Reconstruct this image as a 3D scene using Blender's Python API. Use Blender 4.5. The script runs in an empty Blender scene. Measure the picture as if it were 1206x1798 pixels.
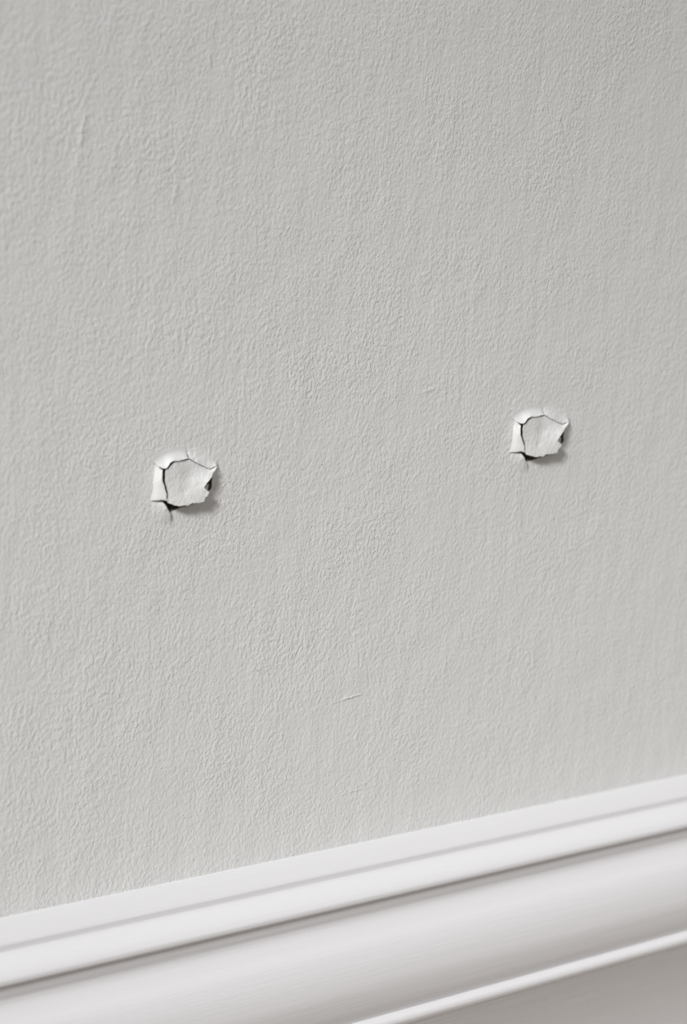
import bpy, bmesh, math, random
import numpy as np
from mathutils import Vector, Matrix
from mathutils.geometry import delaunay_2d_cdt

scene = bpy.context.scene
COL = scene.collection
ZO = 0.265                                   # height of the two torn holes' level above the floor

# ------------------------------------------------------------------ camera
cd = bpy.data.cameras.new('camera')
cam = bpy.data.objects.new('camera', cd); COL.objects.link(cam)
cd.sensor_fit = 'VERTICAL'; cd.sensor_height = 36.0; cd.sensor_width = 24.0
cd.lens = 3500.0 / 1798.0 * 36.0
M = Matrix(((0.7939765882904116, 0.06459587644564149, -0.6045068651330087, -0.38083933),
            (-0.6029208594504596, 0.21127614458721924, -0.7693171179480407, -0.48466978),
            (0.07802316634331954, 0.9752895792914943, 0.20669451381007395, 0.13021754 + ZO),
            (0, 0, 0, 1)))
cam.matrix_world = M
cd.clip_start = 0.02
cd.dof.use_dof = True; cd.dof.focus_distance = 0.626; cd.dof.aperture_fstop = 10.0
scene.camera = cam

# ------------------------------------------------------------------ world, lights, exposure
scene.view_settings.view_transform = 'Standard'; scene.view_settings.look = 'None'
scene.view_settings.gamma = 1.0; scene.view_settings.use_curve_mapping = False
scene.view_settings.exposure = 0.0
world = bpy.data.worlds.new('room_ambient'); scene.world = world; world.use_nodes = True
wt = world.node_tree; bg = wt.nodes['Background']; bg.inputs[1].default_value = 0.42
_g = wt.nodes.new('ShaderNodeTexCoord'); _s = wt.nodes.new('ShaderNodeSeparateXYZ'); _r = wt.nodes.new('ShaderNodeValToRGB')
wt.links.new(_g.outputs['Generated'], _s.inputs[0]); _m = wt.nodes.new('ShaderNodeMapRange'); _m.inputs['From Min'].default_value = -1
wt.links.new(_s.outputs[2], _m.inputs[0]); wt.links.new(_m.outputs[0], _r.inputs[0]); wt.links.new(_r.outputs[0], bg.inputs[0])
_r.color_ramp.elements[0].position = 0.42; _r.color_ramp.elements[0].color = (0.22, 0.21, 0.20, 1)
_r.color_ramp.elements[1].position = 0.85; _r.color_ramp.elements[1].color = (1.0, 1.0, 1.02, 1)

def area(name, loc, target, sx, sy, power, col):
    ld = bpy.data.lights.new(name, 'AREA'); ld.shape = 'RECTANGLE'; ld.size = sx; ld.size_y = sy
    ld.energy = power; ld.color = col
    o = bpy.data.objects.new(name, ld); COL.objects.link(o); o.location = loc
    o.rotation_euler = (Vector(target) - Vector(loc)).to_track_quat('-Z', 'Y').to_euler()
    return o
win = area('window_daylight', (-2.3, -1.2, 1.9), (0.90, 0, -0.50), 0.6, 0.55, 4.05, (1.0, 0.997, 0.985))
win.data.spread = math.radians(27)

# ------------------------------------------------------------------ node helpers
def new_mat(name):
    m = bpy.data.materials.new(name); m.use_nodes = True
    nt = m.node_tree; b = nt.nodes['Principled BSDF']
    return m, nt, b
def N(nt, t, **k):
    n = nt.nodes.new(t)
    for a, v in k.items(): setattr(n, a, v)
    return n
def val(nt, sock, v):
    if isinstance(v, (int, float)): sock.default_value = v
    elif isinstance(v, (tuple, list)): sock.default_value = v
    else: nt.links.new(v, sock)
def mth(nt, op, a, b=None, c=None, clamp=False):
    n = N(nt, 'ShaderNodeMath', operation=op); n.use_clamp = clamp
    val(nt, n.inputs[0], a)
    if b is not None: val(nt, n.inputs[1], b)
    if c is not None: val(nt, n.inputs[2], c)
    return n.outputs[0]
def sstep(nt, x, lo, hi, a=0.0, b=1.0):
    n = N(nt, 'ShaderNodeMapRange', interpolation_type='SMOOTHSTEP')
    val(nt, n.inputs['Value'], x); n.inputs['From Min'].default_value = lo; n.inputs['From Max'].default_value = hi
    n.inputs['To Min'].default_value = a; n.inputs['To Max'].default_value = b
    return n.outputs[0]
def mapping(nt, vec, rot=(0, 0, 0), scale=(1, 1, 1), loc=(0, 0, 0)):
    n = N(nt, 'ShaderNodeMapping'); nt.links.new(vec, n.inputs[0])
    n.inputs['Rotation'].default_value = rot; n.inputs['Scale'].default_value = scale; n.inputs['Location'].default_value = loc
    return n.outputs[0]
def noise(nt, vec, scale, detail=2.0, rough=0.5, dist=0.0, lac=2.0):
    n = N(nt, 'ShaderNodeTexNoise'); nt.links.new(vec, n.inputs['Vector'])
    n.inputs['Scale'].default_value = scale; n.inputs['Detail'].default_value = detail
    n.inputs['Roughness'].default_value = rough; n.inputs['Distortion'].default_value = dist
    n.inputs['Lacunarity'].default_value = lac
    return n.outputs[0]

# strokes on the wall paint, in wall millimetres (x along wall, z up from hole level): x0,z0,x1,z1,width,height(+ridge/-groove)
STROKES = [
 (1.62, -63.70, 7.31, -62.50, 0.50, 0.10),
 (5.48, -62.84, 14.74, -61.68, 0.55, 0.20),
 (6.85, -96.06, 11.52, -95.61, 0.40, 0.09),
 (11.52, -95.61, 18.14, -95.06, 0.40, 0.12),
 (76.89, 127.10, 79.35, 122.28, 0.90, -0.12),
 (79.35, 122.28, 83.91, 111.77, 0.80, -0.10),
 (83.91, 111.77, 86.90, 101.61, 0.80, -0.08),
 (73.42, 120.89, 78.74, 122.98, 0.80, 0.08),
 (-70.97, 107.95, -69.42, 102.41, 1.20, 0.12),
 (-69.33, 101.13, -70.32, 93.54, 1.20, 0.12),
 (-69.67, 100.48, -63.13, 103.45, 0.90, -0.08),
 (-72.70, 105.48, -69.86, 100.47, 0.90, -0.10),
 (-100.48, 118.99, -101.63, 108.18, 1.50, 0.16),
 (-101.63, 108.18, -102.75, 102.73, 1.50, 0.12),
 (-60.63, 139.46, -61.18, 131.52, 1.50, 0.12),
 (-60.08, 147.36, -60.75, 141.03, 1.50, 0.12),
 (-80.53, 147.96, -84.65, 140.73, 1.50, 0.08),
 (90.13, 112.02, 93.69, 105.59, 1.00, -0.07),
 (48.04, 148.50, 52.86, 139.15, 0.80, -0.07),
 (52.15, 140.87, 55.17, 126.82, 0.70, -0.05),
 (-4.95, 43.60, -1.60, 39.04, 0.90, -0.12),
 (-1.60, 39.04, 0.79, 42.03, 0.80, -0.08),
 (2.77, 38.01, 6.29, 32.47, 0.80, -0.06),
 (25.06, 36.81, 33.65, 38.61, 0.80, 0.08),
 (29.70, 41.86, 30.71, 37.21, 0.70, -0.06),
 (-26.05, 45.84, -24.14, 38.79, 0.80, -0.08),
 (119.87, 111.29, 122.61, 102.71, 1.00, -0.06),
 (12.81, -42.71, 17.10, -61.59, 0.80, -0.05),
 (37.75, -51.28, 40.26, -60.49, 0.80, -0.06),
 (-22.91, 13.02, -21.87, 1.27, 0.60, -0.05),
 (-7.34, 13.08, -5.88, 0.21, 0.60, -0.05),
 (-28.13, -13.65, -23.50, -12.21, 0.60, -0.05),
 (-5.33, -22.03, 3.57, -20.00, 0.70, -0.05),
 (40.61, 83.74, 39.96, 81.19, 0.90, -0.12),
 (79.79, 77.93, 81.55, 76.43, 0.90, -0.12),
]

def paint_relief(nt, amount=1.0, marks=True):
    """rolled and brushed emulsion: orange peel with slanting strokes; returns a height in metres"""
    geo = N(nt, 'ShaderNodeNewGeometry'); pos = geo.outputs['Position']
    # drop the depth so that lifted flakes carry the same pattern
    sep = N(nt, 'ShaderNodeSeparateXYZ'); nt.links.new(pos, sep.inputs[0])
    cmb = N(nt, 'ShaderNodeCombineXYZ'); nt.links.new(sep.outputs[0], cmb.inputs[0]); nt.links.new(sep.outputs[2], cmb.inputs[1])
    P = cmb.outputs[0]                                   # metres in the wall plane
    wob = noise(nt, P, 28, 2, 0.5)                       # slow swirl of the roller strokes
    wv = N(nt, 'ShaderNodeVectorRotate', rotation_type='Z_AXIS'); nt.links.new(P, wv.inputs['Vector'])
    wv.inputs['Center'].default_value = (0, 0, 0)
    # two orientations blended region by region
    pa = mapping(nt, P, (0, 0, math.radians(20)), (1.0, 0.72, 1))
    pb = mapping(nt, P, (0, 0, math.radians(-8)), (1.0, 0.66, 1), (3.1, 1.7, 0))
    na = noise(nt, pa, 960, 1.2, 0.5, 0.5)
    nb = noise(nt, pb, 880, 1.2, 0.5, 0.5)
    sel = sstep(nt, noise(nt, P, 17, 2, 0.5), 0.42, 0.58)
    mix = N(nt, 'ShaderNodeMix', data_type='FLOAT'); nt.links.new(sel, mix.inputs[0]); nt.links.new(na, mix.inputs[2]); nt.links.new(nb, mix.inputs[3])
    h1 = sstep(nt, mix.outputs[0], 0.30, 0.70)
    # worm-like ridges
    nr = noise(nt, mapping(nt, P, (0, 0, math.radians(12)), (1, 0.5, 1), (1.3, 2.2, 0)), 640, 1.5, 0.5, 0.6)
    rid = mth(nt, 'SUBTRACT', 1.0, mth(nt, 'MULTIPLY', mth(nt, 'ABSOLUTE', mth(nt, 'SUBTRACT', nr, 0.5)), 9.0), clamp=True)
    amp = sstep(nt, noise(nt, P, 30, 3, 0.6), 0.35, 0.7, 0.75, 1.15)
    # fine grain and pinholes
    ng = noise(nt, P, 2300, 2, 0.6)
    vor = N(nt, 'ShaderNodeTexVoronoi', feature='F1'); nt.links.new(P, vor.inputs['Vector']); vor.inputs['Scale'].default_value = 420
    pin = sstep(nt, vor.outputs['Distance'], 0.04, 0.13, 1.0, 0.0)
    sepc = N(nt, 'ShaderNodeSeparateColor'); nt.links.new(vor.outputs['Color'], sepc.inputs[0])
    pin = mth(nt, 'MULTIPLY', pin, sstep(nt, sepc.outputs[0], 0.45, 0.85))
    slow = noise(nt, P, 60, 2, 0.5)
    long = noise(nt, mapping(nt, P, (0, 0, math.radians(10)), (1, 0.22, 1)), 170, 2, 0.5, 0.4)
    h = mth(nt, 'MULTIPLY', mth(nt, 'MULTIPLY', h1, amp), RELIEF[0])
    h = mth(nt, 'ADD', h, mth(nt, 'MULTIPLY', mth(nt, 'MULTIPLY', rid, amp), RELIEF[1]))
    h = mth(nt, 'ADD', h, mth(nt, 'MULTIPLY', ng, RELIEF[2]))
    h = mth(nt, 'ADD', h, mth(nt, 'MULTIPLY', slow, RELIEF[3]))
    h = mth(nt, 'ADD', h, mth(nt, 'MULTIPLY', long, 0.00020))
    h = mth(nt, 'SUBTRACT', h, mth(nt, 'MULTIPLY', pin, RELIEF[4]))
    h = mth(nt, 'MULTIPLY', h, amount)
    white = None
    if marks:
        wn = noise(nt, P, 260, 2, 0.5)
        wx = mth(nt, 'MULTIPLY_ADD', wn, 0.0016, -0.0008)
        X = mth(nt, 'ADD', sep.outputs[0], wx)
        Z = mth(nt, 'SUBTRACT', mth(nt, 'ADD', sep.outputs[2], mth(nt, 'MULTIPLY', wx, 0.6)), ZO)
        for x0, z0, x1, z1, w, hh in STROKES:
            x0, z0, x1, z1, w, hh = [q * 1e-3 for q in (x0, z0, x1, z1, w, hh)]
            dx, dz = x1 - x0, z1 - z0; L2 = dx * dx + dz * dz
            ux = mth(nt, 'SUBTRACT', X, x0); uz = mth(nt, 'SUBTRACT', Z, z0)
            t = mth(nt, 'MULTIPLY_ADD', ux, dx / L2, mth(nt, 'MULTIPLY', uz, dz / L2), clamp=True)
            rx = mth(nt, 'MULTIPLY_ADD', t, -dx, ux); rz = mth(nt, 'MULTIPLY_ADD', t, -dz, uz)
            d = mth(nt, 'SQRT', mth(nt, 'ADD', mth(nt, 'MULTIPLY', rx, rx), mth(nt, 'MULTIPLY', rz, rz)))
            m = sstep(nt, d, 0.0, w, 1.0, 0.0)
            fade = sstep(nt, mth(nt, 'ABSOLUTE', mth(nt, 'SUBTRACT', t, 0.5)), 0.2, 0.5, 1.0, 0.1)
            m = mth(nt, 'MULTIPLY', m, fade); hh *= 0.7
            h = mth(nt, 'MULTIPLY_ADD', m, hh, h)
    return h, P

RELIEF = (0.000090, 0.000023, 0.000014, 0.00026, 0.00024)

def wall_paint(name, col, amount, marks):
    m, nt, b = new_mat(name)
    h, P = paint_relief(nt, amount, marks)
    bump = N(nt, 'ShaderNodeBump'); bump.inputs['Strength'].default_value = 1.0; bump.inputs['Distance'].default_value = 1.0
    nt.links.new(h, bump.inputs['Height']); nt.links.new(bump.outputs[0], b.inputs['Normal'])
    # faint cloudiness of the paint itself
    cl = noise(nt, P, 9, 3, 0.6)
    r = N(nt, 'ShaderNodeMix', data_type='RGBA'); nt.links.new(cl, r.inputs[0])
    r.inputs[6].default_value = tuple(c * 0.97 for c in col) + (1,); r.inputs[7].default_value = tuple(min(1, c * 1.03) for c in col) + (1,)
    nt.links.new(r.outputs[2], b.inputs['Base Color'])
    b.inputs['Roughness'].default_value = 0.48; b.inputs['Specular IOR Level'].default_value = 0.35
    return m

WALL = (0.82, 0.83, 0.825)
m_wall = wall_paint('grey_wall_paint', WALL, 1.0, True)
m_flake = wall_paint('lifted_paint_skin', WALL, 0.7, False)
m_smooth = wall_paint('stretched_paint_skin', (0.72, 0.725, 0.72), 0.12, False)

def white_gloss():
    m, nt, b = new_mat('white_satin_woodwork')
    tc = N(nt, 'ShaderNodeNewGeometry')
    g = noise(nt, mapping(nt, tc.outputs['Position'], (0, 0, 0), (0.035, 1, 1)), 900, 3, 0.6)
    g2 = noise(nt, mapping(nt, tc.outputs['Position'], (0, 0, 0), (0.12, 1, 1)), 160, 2, 0.5)
    h = mth(nt, 'MULTIPLY_ADD', g2, 0.00012, mth(nt, 'MULTIPLY', g, 0.00010))
    bump = N(nt, 'ShaderNodeBump'); bump.inputs['Strength'].default_value = 0.8; bump.inputs['Distance'].default_value = 1.0
    nt.links.new(h, bump.inputs['Height']); nt.links.new(bump.outputs[0], b.inputs['Normal'])
    b.inputs['Base Color'].default_value = (0.70, 0.693, 0.705, 1)
    b.inputs['Roughness'].default_value = 0.42; b.inputs['Specular IOR Level'].default_value = 0.4
    return m
m_white = white_gloss()

def plaster():
    m, nt, b = new_mat('crumbling_plaster')
    tc = N(nt, 'ShaderNodeNewGeometry')
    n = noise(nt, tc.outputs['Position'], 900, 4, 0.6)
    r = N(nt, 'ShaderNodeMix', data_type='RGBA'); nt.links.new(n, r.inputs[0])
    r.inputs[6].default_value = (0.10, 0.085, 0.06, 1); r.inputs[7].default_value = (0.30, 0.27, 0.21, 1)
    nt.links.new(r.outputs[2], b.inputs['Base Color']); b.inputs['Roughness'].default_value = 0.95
    bump = N(nt, 'ShaderNodeBump'); bump.inputs['Distance'].default_value = 0.0006
    nt.links.new(n, bump.inputs['Height']); nt.links.new(bump.outputs[0], b.inputs['Normal'])
    return m
m_plaster = plaster()

def floor_mat():
    m, nt, b = new_mat('pale_oak_boards')
    tc = N(nt, 'ShaderNodeNewGeometry')
    br = N(nt, 'ShaderNodeTexBrick'); nt.links.new(tc.outputs['Position'], br.inputs['Vector'])
    br.inputs['Scale'].default_value = 1.0; br.inputs['Brick Width'].default_value = 1.2; br.inputs['Row Height'].default_value = 0.14
    br.inputs['Mortar Size'].default_value = 0.0015
    br.inputs['Color1'].default_value = (0.32, 0.26, 0.20, 1); br.inputs['Color2'].default_value = (0.28, 0.22, 0.17, 1); br.inputs['Mortar'].default_value = (0.08, 0.06, 0.05, 1)
    g = noise(nt, mapping(nt, tc.outputs['Position'], (0, 0, 0), (0.06, 1, 1)), 120, 3, 0.6)
    r = N(nt, 'ShaderNodeMix', data_type='RGBA', blend_type='MULTIPLY'); r.inputs[0].default_value = 0.35
    nt.links.new(br.outputs[0], r.inputs[6]); nt.links.new(g, r.inputs[7])
    nt.links.new(r.outputs[2], b.inputs['Base Color']); b.inputs['Roughness'].default_value = 0.4
    return m
m_floor = floor_mat()

# ------------------------------------------------------------------ mesh helpers
def link(name, verts, faces, mat, parent=None, smooth=True, loc=None):
    me = bpy.data.meshes.new(name); me.from_pydata([tuple(v) for v in verts], [], faces); me.update()
    me.materials.append(mat)
    o = bpy.data.objects.new(name, me); COL.objects.link(o)
    if smooth: me.polygons.foreach_set('use_smooth', [True] * len(me.polygons))
    if parent: o.parent = parent
    if loc: o.location = loc
    return o

HOLES = [
 ((-0.06043, 0.01369), {
  'lifted_plate': [(0.15,6.45,1.27),(2.25,5.32,1.44),(4.32,4.44,1.44),(6.2,3.56,1.49),(7.56,3.06,1.53),(8.65,3.35,1.53),(9.78,3.98,1.53),(8.99,3.21,1.95),(8.35,2.27,2.1),(7.9,1.17,2.5),(6.45,0.13,3.04),(5.53,-1.05,3.04),(4.8,-1.94,2.98),(5.9,-2.77,3.04),(6.85,-3.47,3.1),(6.25,-4.44,3.1),(5.41,-5.18,3.04),(5.26,-6.28,2.98),(3.51,-6.5,2.92),(1.21,-6.48,2.86),(-0.16,-7.13,2.74),(-1.63,-6.99,2.68),(-3.52,-7.15,2.56),(-5.27,-6.65,2.4),(-6.82,-6.11,2.2),(-7.28,-4.84,2.0),(-6.94,-3.24,1.9),(-7.47,-1.74,1.85),(-7.9,-0.31,1.8),(-8.12,0.61,1.8),(-8.16,2.52,1.75),(-8.05,3.72,1.7),(-7.25,3.93,1.7),(-6.41,4.94,1.6),(-5.17,5.95,1.6),(-3.54,6.07,1.6),(-1.03,6.31,1.27)],
  'top_flap': [(-13.32,6.62,0.0),(-12.03,6.22,0.31),(-11.01,5.81,0.79),(-10.31,5.03,1.32),(-9.63,4.65,1.67),(-8.93,4.35,1.94),(-8.07,4.38,2.02),(-7.41,5.22,2.02),(-7.01,5.96,2.02),(-5.87,6.5,2.02),(-3.78,6.38,1.94),(-1.54,6.73,1.85),(-0.3,6.93,1.76),(-0.42,7.74,1.23),(-0.47,8.85,0.62),(-0.5,10.72,0.0),(-2.19,10.65,0.0),(-4.47,10.33,0.0),(-8.31,9.24,0.0),(-11.47,7.84,0.0)],
  'side_flap': [(-10.82,5.28,0.7),(-10.23,4.52,1.3),(-9.45,3.85,2.1),(-9.65,3.0,2.3),(-9.56,0.81,2.4),(-8.96,-0.27,2.4),(-8.4,-1.86,2.4),(-7.7,-3.31,2.4),(-7.77,-4.73,2.4),(-7.1,-5.39,2.4),(-7.97,-5.28,1.9),(-8.91,-5.08,1.6),(-9.78,-5.33,1.1),(-10.67,-5.33,0.7),(-11.66,-5.41,0.3),(-11.33,-3.6,0),(-11.12,-1.06,0),(-11.03,1.48,0),(-10.84,3.45,0),(-10.74,4.87,0.1)],
  'corner_flap': [(-12.87,-4.92,0),(-11.24,-5.85,0.1),(-9.63,-5.92,0.4),(-8.08,-6.02,0.9),(-7.29,-6.78,1.2),(-6.49,-7.91,1.2),(-5.12,-9.72,0.9),(-4.58,-11.03,0.6),(-4.26,-12.26,0.3),(-3.99,-13.44,0),(-6.07,-13.49,0),(-9.48,-11.68,0),(-12.25,-9.21,0),(-13.57,-6.57,0)],
  'right_flap': [(0.29,6.76,1.02),(2.44,5.53,1.12),(6.43,3.73,1.12),(7.83,3.25,1.09),(10.16,4.04,1.06),(10.39,3.62,1.02),(9.77,2.24,0.89),(9.47,0.95,0.83),(9.39,-0.99,0.51),(9.8,-2.95,0.22),(10.49,-4.34,0.0),(12.01,-4.14,0.0),(12.79,-1.86,0.0),(12.75,0.75,0.0),(12.51,3.36,0.0),(11.73,6.0,0.0),(8.97,8.72,0.0),(5.53,9.74,0.0),(2.13,10.6,0.0),(-0.1,10.56,0.0),(0.36,8.59,0.19),(0.39,7.52,0.57)],
  'inner_shard': [(4.74,-1.57,2.0),(5.66,-2.18,1.8),(7.67,-1.35,1.2),(7.72,-2.38,1.0),(7.55,-3.24,1.1),(6.01,-2.89,1.5),(4.63,-2.75,1.8)],
  'opening': [(-7.65,-5.87),(-6.83,-6.38),(-5.89,-7.58),(-5.14,-8.83),(-4.64,-9.38),(-3.25,-9.01),(-1.31,-8.28),(2.16,-7.81),(6.09,-6.53),(8.12,-4.34),(9.55,-3.12),(9.68,-1.68),(9.52,-0.52),(9.41,0.93),(8.11,2.44),(5.59,4.58),(3.1,6.42),(1.02,7.52),(-1.6,7.08),(-4.2,6.64),(-6.78,5.92),(-8.6,4.88),(-9.27,3.36),(-9.37,-0.03),(-9.33,-3.43),(-8.96,-4.88)],
 }),
 ((0.08086, 0.02171), {
  'lifted_plate': [(0.97,6.43,1.27),(3.37,5.3,1.44),(5.79,4.41,1.44),(7.99,3.53,1.49),(9.54,3.05,1.53),(10.8,3.35,1.53),(12.1,4.0,1.53),(11.11,3.21,1.95),(10.27,2.24,2.1),(9.52,1.09,2.5),(7.79,0.01,3.04),(6.96,-1.21,3.04),(6.23,-2.1,2.98),(7.46,-2.84,3.04),(8.54,-3.47,3.1),(7.9,-4.43,3.1),(6.99,-5.18,3.04),(6.89,-6.28,2.98),(4.88,-6.52,2.92),(2.25,-6.55,2.86),(0.84,-7.24,2.74),(-0.35,-7.18,2.68),(-2.42,-7.36,2.56),(-4.62,-6.82,2.4),(-6.82,-6.25,2.2),(-7.42,-4.97,2.0),(-7.16,-3.29,1.9),(-7.83,-1.82,1.85),(-8.35,-0.57,1.8),(-8.65,0.31,1.8),(-8.82,2.36,1.75),(-8.77,3.66,1.7),(-7.82,3.9,1.7),(-6.73,4.93,1.6),(-5.25,5.96,1.6),(-3.36,6.07,1.6),(-0.4,6.28,1.27)],
  'top_flap': [(-14.54,6.46,0.0),(-13.21,6.03,0.31),(-12.1,5.64,0.79),(-11.37,4.9,1.32),(-10.63,4.56,1.67),(-9.86,4.29,1.94),(-8.86,4.33,2.02),(-8.03,5.19,2.02),(-7.5,5.94,2.02),(-6.15,6.49,2.02),(-3.7,6.37,1.94),(-1.1,6.7,1.85),(0.34,6.91,1.76),(0.29,7.74,1.23),(0.39,8.89,0.62),(0.46,10.8,0.0),(-1.51,10.71,0.0),(-4.33,10.29,0.0),(-8.77,9.15,0.0),(-12.45,7.7,0.0)],
  'side_flap': [(-11.85,5.11,0.7),(-11.26,4.4,1.3),(-10.47,3.76,2.1),(-10.67,2.84,2.3),(-10.42,0.49,2.4),(-9.7,-0.55,2.4),(-8.99,-1.95,2.4),(-8.12,-3.39,2.4),(-8.06,-4.87,2.4),(-7.22,-5.54,2.4),(-8.16,-5.44,1.9),(-9.19,-5.27,1.6),(-10.15,-5.53,1.1),(-11.19,-5.54,0.7),(-12.3,-5.63,0.3),(-11.91,-3.78,0),(-11.69,-1.2,0),(-11.69,1.32,0),(-11.65,3.31,0),(-11.64,4.72,0.1)],
  'corner_flap': [(-13.68,-5.14,0),(-11.77,-6.06,0.1),(-9.85,-6.11,0.4),(-8.06,-6.2,0.9),(-7.22,-6.92,1.2),(-6.46,-7.92,1.2),(-4.91,-9.66,0.9),(-4.14,-10.98,0.6),(-3.55,-12.27,0.3),(-3.08,-13.47,0),(-5.47,-13.56,0),(-9.45,-11.82,0),(-12.75,-9.37,0),(-14.39,-6.76,0)],
  'right_flap': [(1.16,6.75,1.02),(3.65,5.52,1.12),(8.32,3.71,1.12),(9.95,3.24,1.09),(12.62,4.07,1.06),(12.91,3.65,1.02),(12.18,2.25,0.89),(11.65,0.9,0.83),(11.66,-1.05,0.51),(12.4,-2.92,0.22),(13.31,-4.23,0.0),(15.14,-4.07,0.0),(15.95,-1.83,0.0),(15.86,0.79,0.0),(15.57,3.42,0.0),(14.56,6.06,0.0),(11.28,8.76,0.0),(7.26,9.76,0.0),(3.41,10.65,0.0),(0.94,10.64,0.0),(1.42,8.63,0.19),(1.35,7.52,0.57)],
  'inner_shard': [(6.35,-1.75,2.0),(7.44,-2.32,1.8),(9.7,-1.44,1.2),(9.9,-2.44,1.0),(9.73,-3.26,1.1),(7.92,-3.0,1.5),(6.29,-2.91,1.8)],
  'opening': [(-7.42,-6.03),(-6.45,-6.52),(-5.43,-7.65),(-4.74,-8.77),(-4.16,-9.31),(-2.16,-9.03),(0.65,-8.44),(3.97,-7.86),(8.4,-6.5),(10.62,-4.31),(12.19,-3.09),(12.15,-1.73),(11.87,-0.58),(11.76,0.89),(10.47,2.44),(7.52,4.58),(4.6,6.44),(2.19,7.54),(-0.86,7.08),(-3.85,6.67),(-6.92,5.91),(-9.14,4.81),(-9.87,3.28),(-9.73,-0.31),(-9.51,-3.58),(-9.01,-5.05)],
 }),
]

# ------------------------------------------------------------------ setting: wall with two real openings
WX0, WX1, WH, WT = -2.8, 2.6, 2.4, 0.10
def build_wall():
    pts, edges = [], []
    def loop(ps):
        s = len(pts); pts.extend(Vector(p) for p in ps); n = len(ps)
        edges.extend((s + i, s + (i + 1) % n) for i in range(n))
    loop([(WX0, 0), (WX1, 0), (WX1, WH), (WX0, WH)])
    hl = []
    for (cx, cz), d in HOLES:
        ps = [(cx + u * 1e-3, cz + ZO + v * 1e-3) for u, v in d['opening']]
        hl.append(ps); loop(ps)
    V, E, F, *_ = delaunay_2d_cdt(pts, edges, [], 0, 1e-7)
    def inside(p, poly):
        c = False; j = len(poly) - 1
        for i in range(len(poly)):
            a, b = poly[i], poly[j]
            if (a[1] > p[1]) != (b[1] > p[1]) and p[0] < (b[0] - a[0]) * (p[1] - a[1]) / (b[1] - a[1]) + a[0]: c = not c
            j = i
        return c
    faces = []
    for f in F:
        m = sum((V[i] for i in f), Vector((0, 0))) / len(f)
        if any(inside(m, h) for h in hl): continue
        faces.append(tuple(f))
    verts = [(v[0], 0, v[1]) for v in V]
    # orient towards the room (-y)
    out = []
    for f in faces:
        a, b, c = [Vector(verts[i]) for i in f[:3]]
        out.append(f if (b - a).cross(c - a).y < 0 else f[::-1])
    n = len(verts)
    verts += [(WX0, WT, 0), (WX1, WT, 0), (WX1, WT, WH), (WX0, WT, WH)]
    out += [(n, n + 1, n + 2, n + 3)]
    o = link('wall_back', verts, out, m_wall, smooth=False)
    bm = bmesh.new(); bm.from_mesh(o.data); bm.verts.ensure_lookup_table()
    idx = {}
    for v in bm.verts:
        for k, (x, z) in enumerate(((WX0, 0), (WX1, 0), (WX1, WH), (WX0, WH))):
            if abs(v.co.x - x) < 1e-5 and abs(v.co.z - z) < 1e-5: idx[(k, v.co.y > 0.01)] = v
    for k in range(4):
        j = (k + 1) % 4
        bm.faces.new((idx[(k, False)], idx[(k, True)], idx[(j, True)], idx[(j, False)]))
    bm.to_mesh(o.data); bm.free()
    o['kind'] = 'structure'
    return o
build_wall()

# baseboard: outward, downward (mm) from the top arris against the wall
PROFILE = [
 [(0, 0), (0.5, -0.02), (1.0, -0.35)],
 [(1.0, -0.35), (6.2, -4.75)],
 [(6.2, -4.75), (6.75, -5.5), (6.9, -6.5), (7.15, -7.4), (8.1, -8.1), (9.6, -8.7), (11.6, -9.5), (13.5, -10.7), (14.8, -12.1), (15.1, -13.2), (14.9, -14.0), (14.1, -14.6), (13.75, -15.8), (13.45, -17.6), (13.2, -19.5), (13.9, -21.5), (15.9, -24.0), (19.0, -27.2), (21.4, -31.4), (23.0, -36.0), (23.8, -41.0), (23.3, -47.5), (21.8, -52.2)],
 [(21.8, -52.2), (23.2, -52.5), (24.3, -53.2), (24.8, -54.4), (24.6, -55.7), (24.1, -56.9)],
 [(24.1, -56.9), (14.0, -98.0)],
]
ZT = ZO - 0.1143
def catmull(ps, n=8):
    out = []
    for i in range(len(ps) - 1):
        p0, p1, p2, p3 = ps[max(i - 1, 0)], ps[i], ps[i + 1], ps[min(i + 2, len(ps) - 1)]
        for k in range(n):
            t = k / n
            out.append(tuple(0.5 * (2 * b + (c - a) * t + (2 * a - 5 * b + 4 * c - d) * t * t + (3 * b - a - 3 * c + d) * t ** 3) for a, b, c, d in zip(p0, p1, p2, p3)))
    out.append(ps[-1]); return out
def build_baseboard():
    prof = []
    for seg in PROFILE:
        s = catmull(seg, 8) if len(seg) > 2 else seg
        if prof and abs(prof[-1][0] - s[0][0]) + abs(prof[-1][1] - s[0][1]) < 1e-6: s = s[1:]
        prof += s
    prof = [(-o * 1e-3, ZT + z * 1e-3) for o, z in prof]
    bot = prof[-1][0]
    prof += [(bot, 0.0), (0.0, 0.0)]
    n = len(prof); verts = []; faces = []
    xs = (WX0, WX1)
    for x in xs: verts += [(x, y, z) for y, z in prof]
    for i in range(n):
        j = (i + 1) % n
        faces.append((i, j, n + j, n + i))
    faces.append(tuple(range(n))[::-1]); faces.append(tuple(range(n, 2 * n)))
    o = link('baseboard_back', verts, faces, m_white, smooth=True)
    bm = bmesh.new(); bm.from_mesh(o.data); bmesh.ops.recalc_face_normals(bm, faces=bm.faces); bm.to_mesh(o.data); bm.free()
    o.data.set_sharp_from_angle(angle=math.radians(35))
    o['kind'] = 'structure'
build_baseboard()

fl = link('floor', [(WX0, -3.0, 0), (WX1, -3.0, 0), (WX1, WT, 0), (WX0, WT, 0), (WX0, -3.0, -0.05), (WX1, -3.0, -0.05), (WX1, WT, -0.05), (WX0, WT, -0.05)],
          [(0, 1, 2, 3), (7, 6, 5, 4), (0, 4, 5, 1), (1, 5, 6, 2), (2, 6, 7, 3), (3, 7, 4, 0)], m_floor, smooth=False)
fl['kind'] = 'structure'

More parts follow.
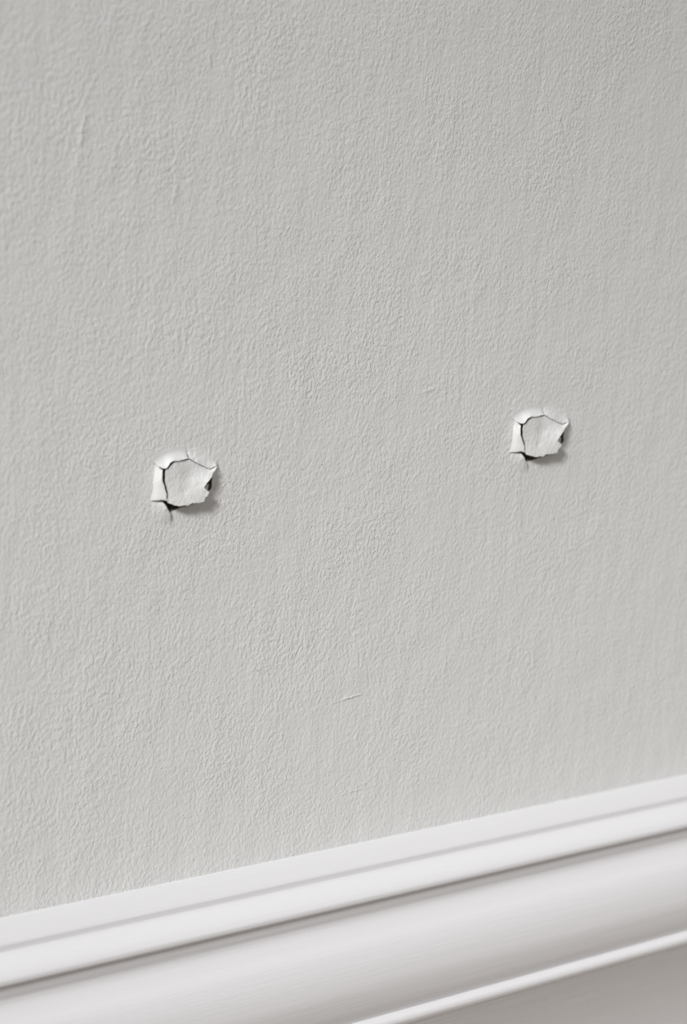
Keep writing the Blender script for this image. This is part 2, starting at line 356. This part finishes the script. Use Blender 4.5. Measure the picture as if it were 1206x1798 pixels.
# ------------------------------------------------------------------ the two torn holes
def harmonic(V, nb, hb, tri, iters=400):
    """interior heights relaxed between the fixed rim heights"""
    n = len(V); nbr = [set() for _ in range(n)]
    for f in tri:
        for a in f:
            for b in f:
                if a != b: nbr[a].add(b)
    I = []; J = []
    for i in range(n):
        if i not in nb:
            for j in nbr[i]: I.append(i); J.append(j)
    I = np.array(I, int); J = np.array(J, int)
    h = np.zeros(n)
    for i, v in nb.items(): h[i] = v
    free = np.array([i not in nb for i in range(n)])
    h[free] = np.mean(list(nb.values()))
    cnt = np.maximum(np.bincount(I, minlength=n), 1)
    for _ in range(iters):
        s = np.bincount(I, weights=h[J], minlength=n) / cnt
        h = np.where(free, s, h)
    return h

def flap(name, rim, mat, parent, seed, torn=0.05, thick=0.22, sink=0.06, bump=None, power=1.0):
    rng = random.Random(seed)
    P = []; n = len(rim)
    for i in range(n):
        a, b = rim[i], rim[(i + 1) % n]
        L = math.hypot(b[0] - a[0], b[1] - a[1]); k = max(1, int(L / 0.30))
        flat = a[2] < 0.05 and b[2] < 0.05
        for s in range(k):
            t = s / k
            u = a[0] + (b[0] - a[0]) * t; v = a[1] + (b[1] - a[1]) * t; h = a[2] + (b[2] - a[2]) * t
            if s and not flat: u += rng.uniform(-torn, torn); v += rng.uniform(-torn, torn)
            P.append((u, v, h if h > 0.02 else -sink))
    poly = [(p[0], p[1]) for p in P]
    def inside(x, y):
        c = False; j = len(poly) - 1
        for i in range(len(poly)):
            ax, ay = poly[i]; bx, by = poly[j]
            if (ay > y) != (by > y) and x < (bx - ax) * (y - ay) / (by - ay) + ax: c = not c
            j = i
        return c
    arr = np.array(poly)
    pts = [Vector(p) for p in poly]; m = len(pts)
    edges = [(i, (i + 1) % m) for i in range(m)]
    st = 0.42
    y = arr[:, 1].min(); r = 0
    while y < arr[:, 1].max():
        x = arr[:, 0].min() + (st / 2 if r % 2 else 0)
        while x < arr[:, 0].max():
            if inside(x, y) and np.hypot(arr[:, 0] - x, arr[:, 1] - y).min() > st * 0.55: pts.append(Vector((x, y)))
            x += st
        y += st * 0.87; r += 1
    V, E, F, ov, *_ = delaunay_2d_cdt(pts, edges, [], 1, 1e-6)
    V = [tuple(v) for v in V]; F = [tuple(f) for f in F]
    hm = {}
    for i, o_ in enumerate(ov):
        for q in o_:
            if q < m: hm[i] = P[q][2]
    h = harmonic(V, hm, None, F)
    if power != 1.0:
        hx = max(h)
        h = np.where(h > 0, hx * (np.maximum(h, 0) / hx) ** power, h)
    if bump:
        for (bu, bv, br, bh) in bump:
            for i, v in enumerate(V):
                if i not in hm: h[i] += bh * math.exp(-((v[0] - bu) ** 2 + (v[1] - bv) ** 2) / (br * br))
    verts = [(v[0] * 1e-3, -hh * 1e-3, v[1] * 1e-3) for v, hh in zip(V, h)]
    out = []
    for f in F:
        a, b, c = [Vector(verts[i]) for i in f[:3]]
        out.append(f if (b - a).cross(c - a).y < 0 else f[::-1])
    o = link(name, verts, out, mat, parent)
    # own thickness of the paint skin
    me = o.data; bm = bmesh.new(); bm.from_mesh(me); bm.normal_update()
    N_ = {v.index: v.normal.copy() for v in bm.verts}; bd = [e for e in bm.edges if e.is_boundary]
    bv = [(e.verts[0].index, e.verts[1].index, [tuple(v.index for v in f.verts) for f in e.link_faces][0]) for e in bd]
    tops = [tuple(v.index for v in f.verts) for f in bm.faces]; co = [v.co.copy() for v in bm.verts]; bm.free()
    nV = len(co); v2 = co + [c - N_[i] * thick * 1e-3 for i, c in enumerate(co)]
    f2 = tops + [tuple(nV + i for i in f[::-1]) for f in tops]
    for a, b, f in bv:
        k = f.index(a)
        if f[(k + 1) % len(f)] == b: f2.append((b, a, nV + a, nV + b))
        else: f2.append((a, b, nV + b, nV + a))
    me.clear_geometry(); me.from_pydata([tuple(v) for v in v2], [], f2); me.update()
    me.polygons.foreach_set('use_smooth', [True] * len(me.polygons)); me.set_sharp_from_angle(angle=math.radians(50))
    return o

def cavity(opening, parent, seed):
    rng = random.Random(seed)
    cx = sum(p[0] for p in opening) / len(opening); cz = sum(p[1] for p in opening) / len(opening)
    ring = []
    for i in range(len(opening)):
        a, b = opening[i], opening[(i + 1) % len(opening)]
        for t in (0, .33, .66): ring.append((a[0] + (b[0] - a[0]) * t, a[1] + (b[1] - a[1]) * t))
    lv = [(1.0, 0.0), (1.0, 0.5), (0.96, 1.5), (0.88, 3.2), (0.8, 5.0), (0.66, 7.0), (0.4, 8.6), (0.15, 9.2)]
    verts = []; faces = []; n = len(ring)
    for k, (s, d) in enumerate(lv):
        for (u, v) in ring:
            j = 0.0 if k == 0 else 0.22
            verts.append(((cx + (u - cx) * s + rng.uniform(-j, j)) * 1e-3, (d + (rng.uniform(-j, j) if k > 1 else 0)) * 1e-3, (cz + (v - cz) * s + rng.uniform(-j, j)) * 1e-3))
    for k in range(len(lv) - 1):
        for i in range(n):
            q = (i + 1) % n
            faces.append((k * n + i, k * n + q, (k + 1) * n + q, (k + 1) * n + i))
    faces.append(tuple((len(lv) - 1) * n + i for i in range(n)))
    return link('hole_cavity', verts, faces, m_plaster, parent, smooth=False)

PLATE_BUMPS = [(0.6, 1.0, 3.3, -0.45), (-1.5, -3.0, 1.2, -0.2), (2.2, 0.2, 1.0, 0.12)]
LABELS = ['torn hole in the grey wall with lifted paint flaps, left one, lower on the wall',
          'torn hole in the grey wall with lifted paint flaps, right one, higher on the wall']
for k, ((cx, cz), d) in enumerate(HOLES):
    root = bpy.data.objects.new('torn_wall_hole', None); COL.objects.link(root)
    root.location = (cx, 0, cz + ZO); root.empty_display_size = 0.01
    root['label'] = LABELS[k]; root['category'] = 'wall hole'; root['group'] = 'torn holes in the wall paint'
    cavity(d['opening'], root, 5 + k)
    p = flap('lifted_plate', d['lifted_plate'], m_flake, root, 11 + k, torn=0.10, thick=0.25, bump=PLATE_BUMPS)
    f = flap('paint_flap', d['top_flap'], m_smooth, root, 21 + k, torn=0.04, power=2.3); f['label'] = 'smooth upper paint flap curled outward'
    f = flap('paint_flap', d['side_flap'], m_smooth, root, 31 + k, torn=0.08); f['label'] = 'bright left paint flap folded outward'
    f = flap('paint_flap', d['corner_flap'], m_wall, root, 41 + k, torn=0.04, power=1.2); f['label'] = 'small bulging paint flap at lower left corner'
    f = flap('paint_flap', d['right_flap'], m_wall, root, 51 + k, torn=0.04, power=1.8); f['label'] = 'shaded right paint flap sloping back to the wall'
    flap('torn_shard', d['inner_shard'], m_smooth, root, 61 + k, torn=0.03)
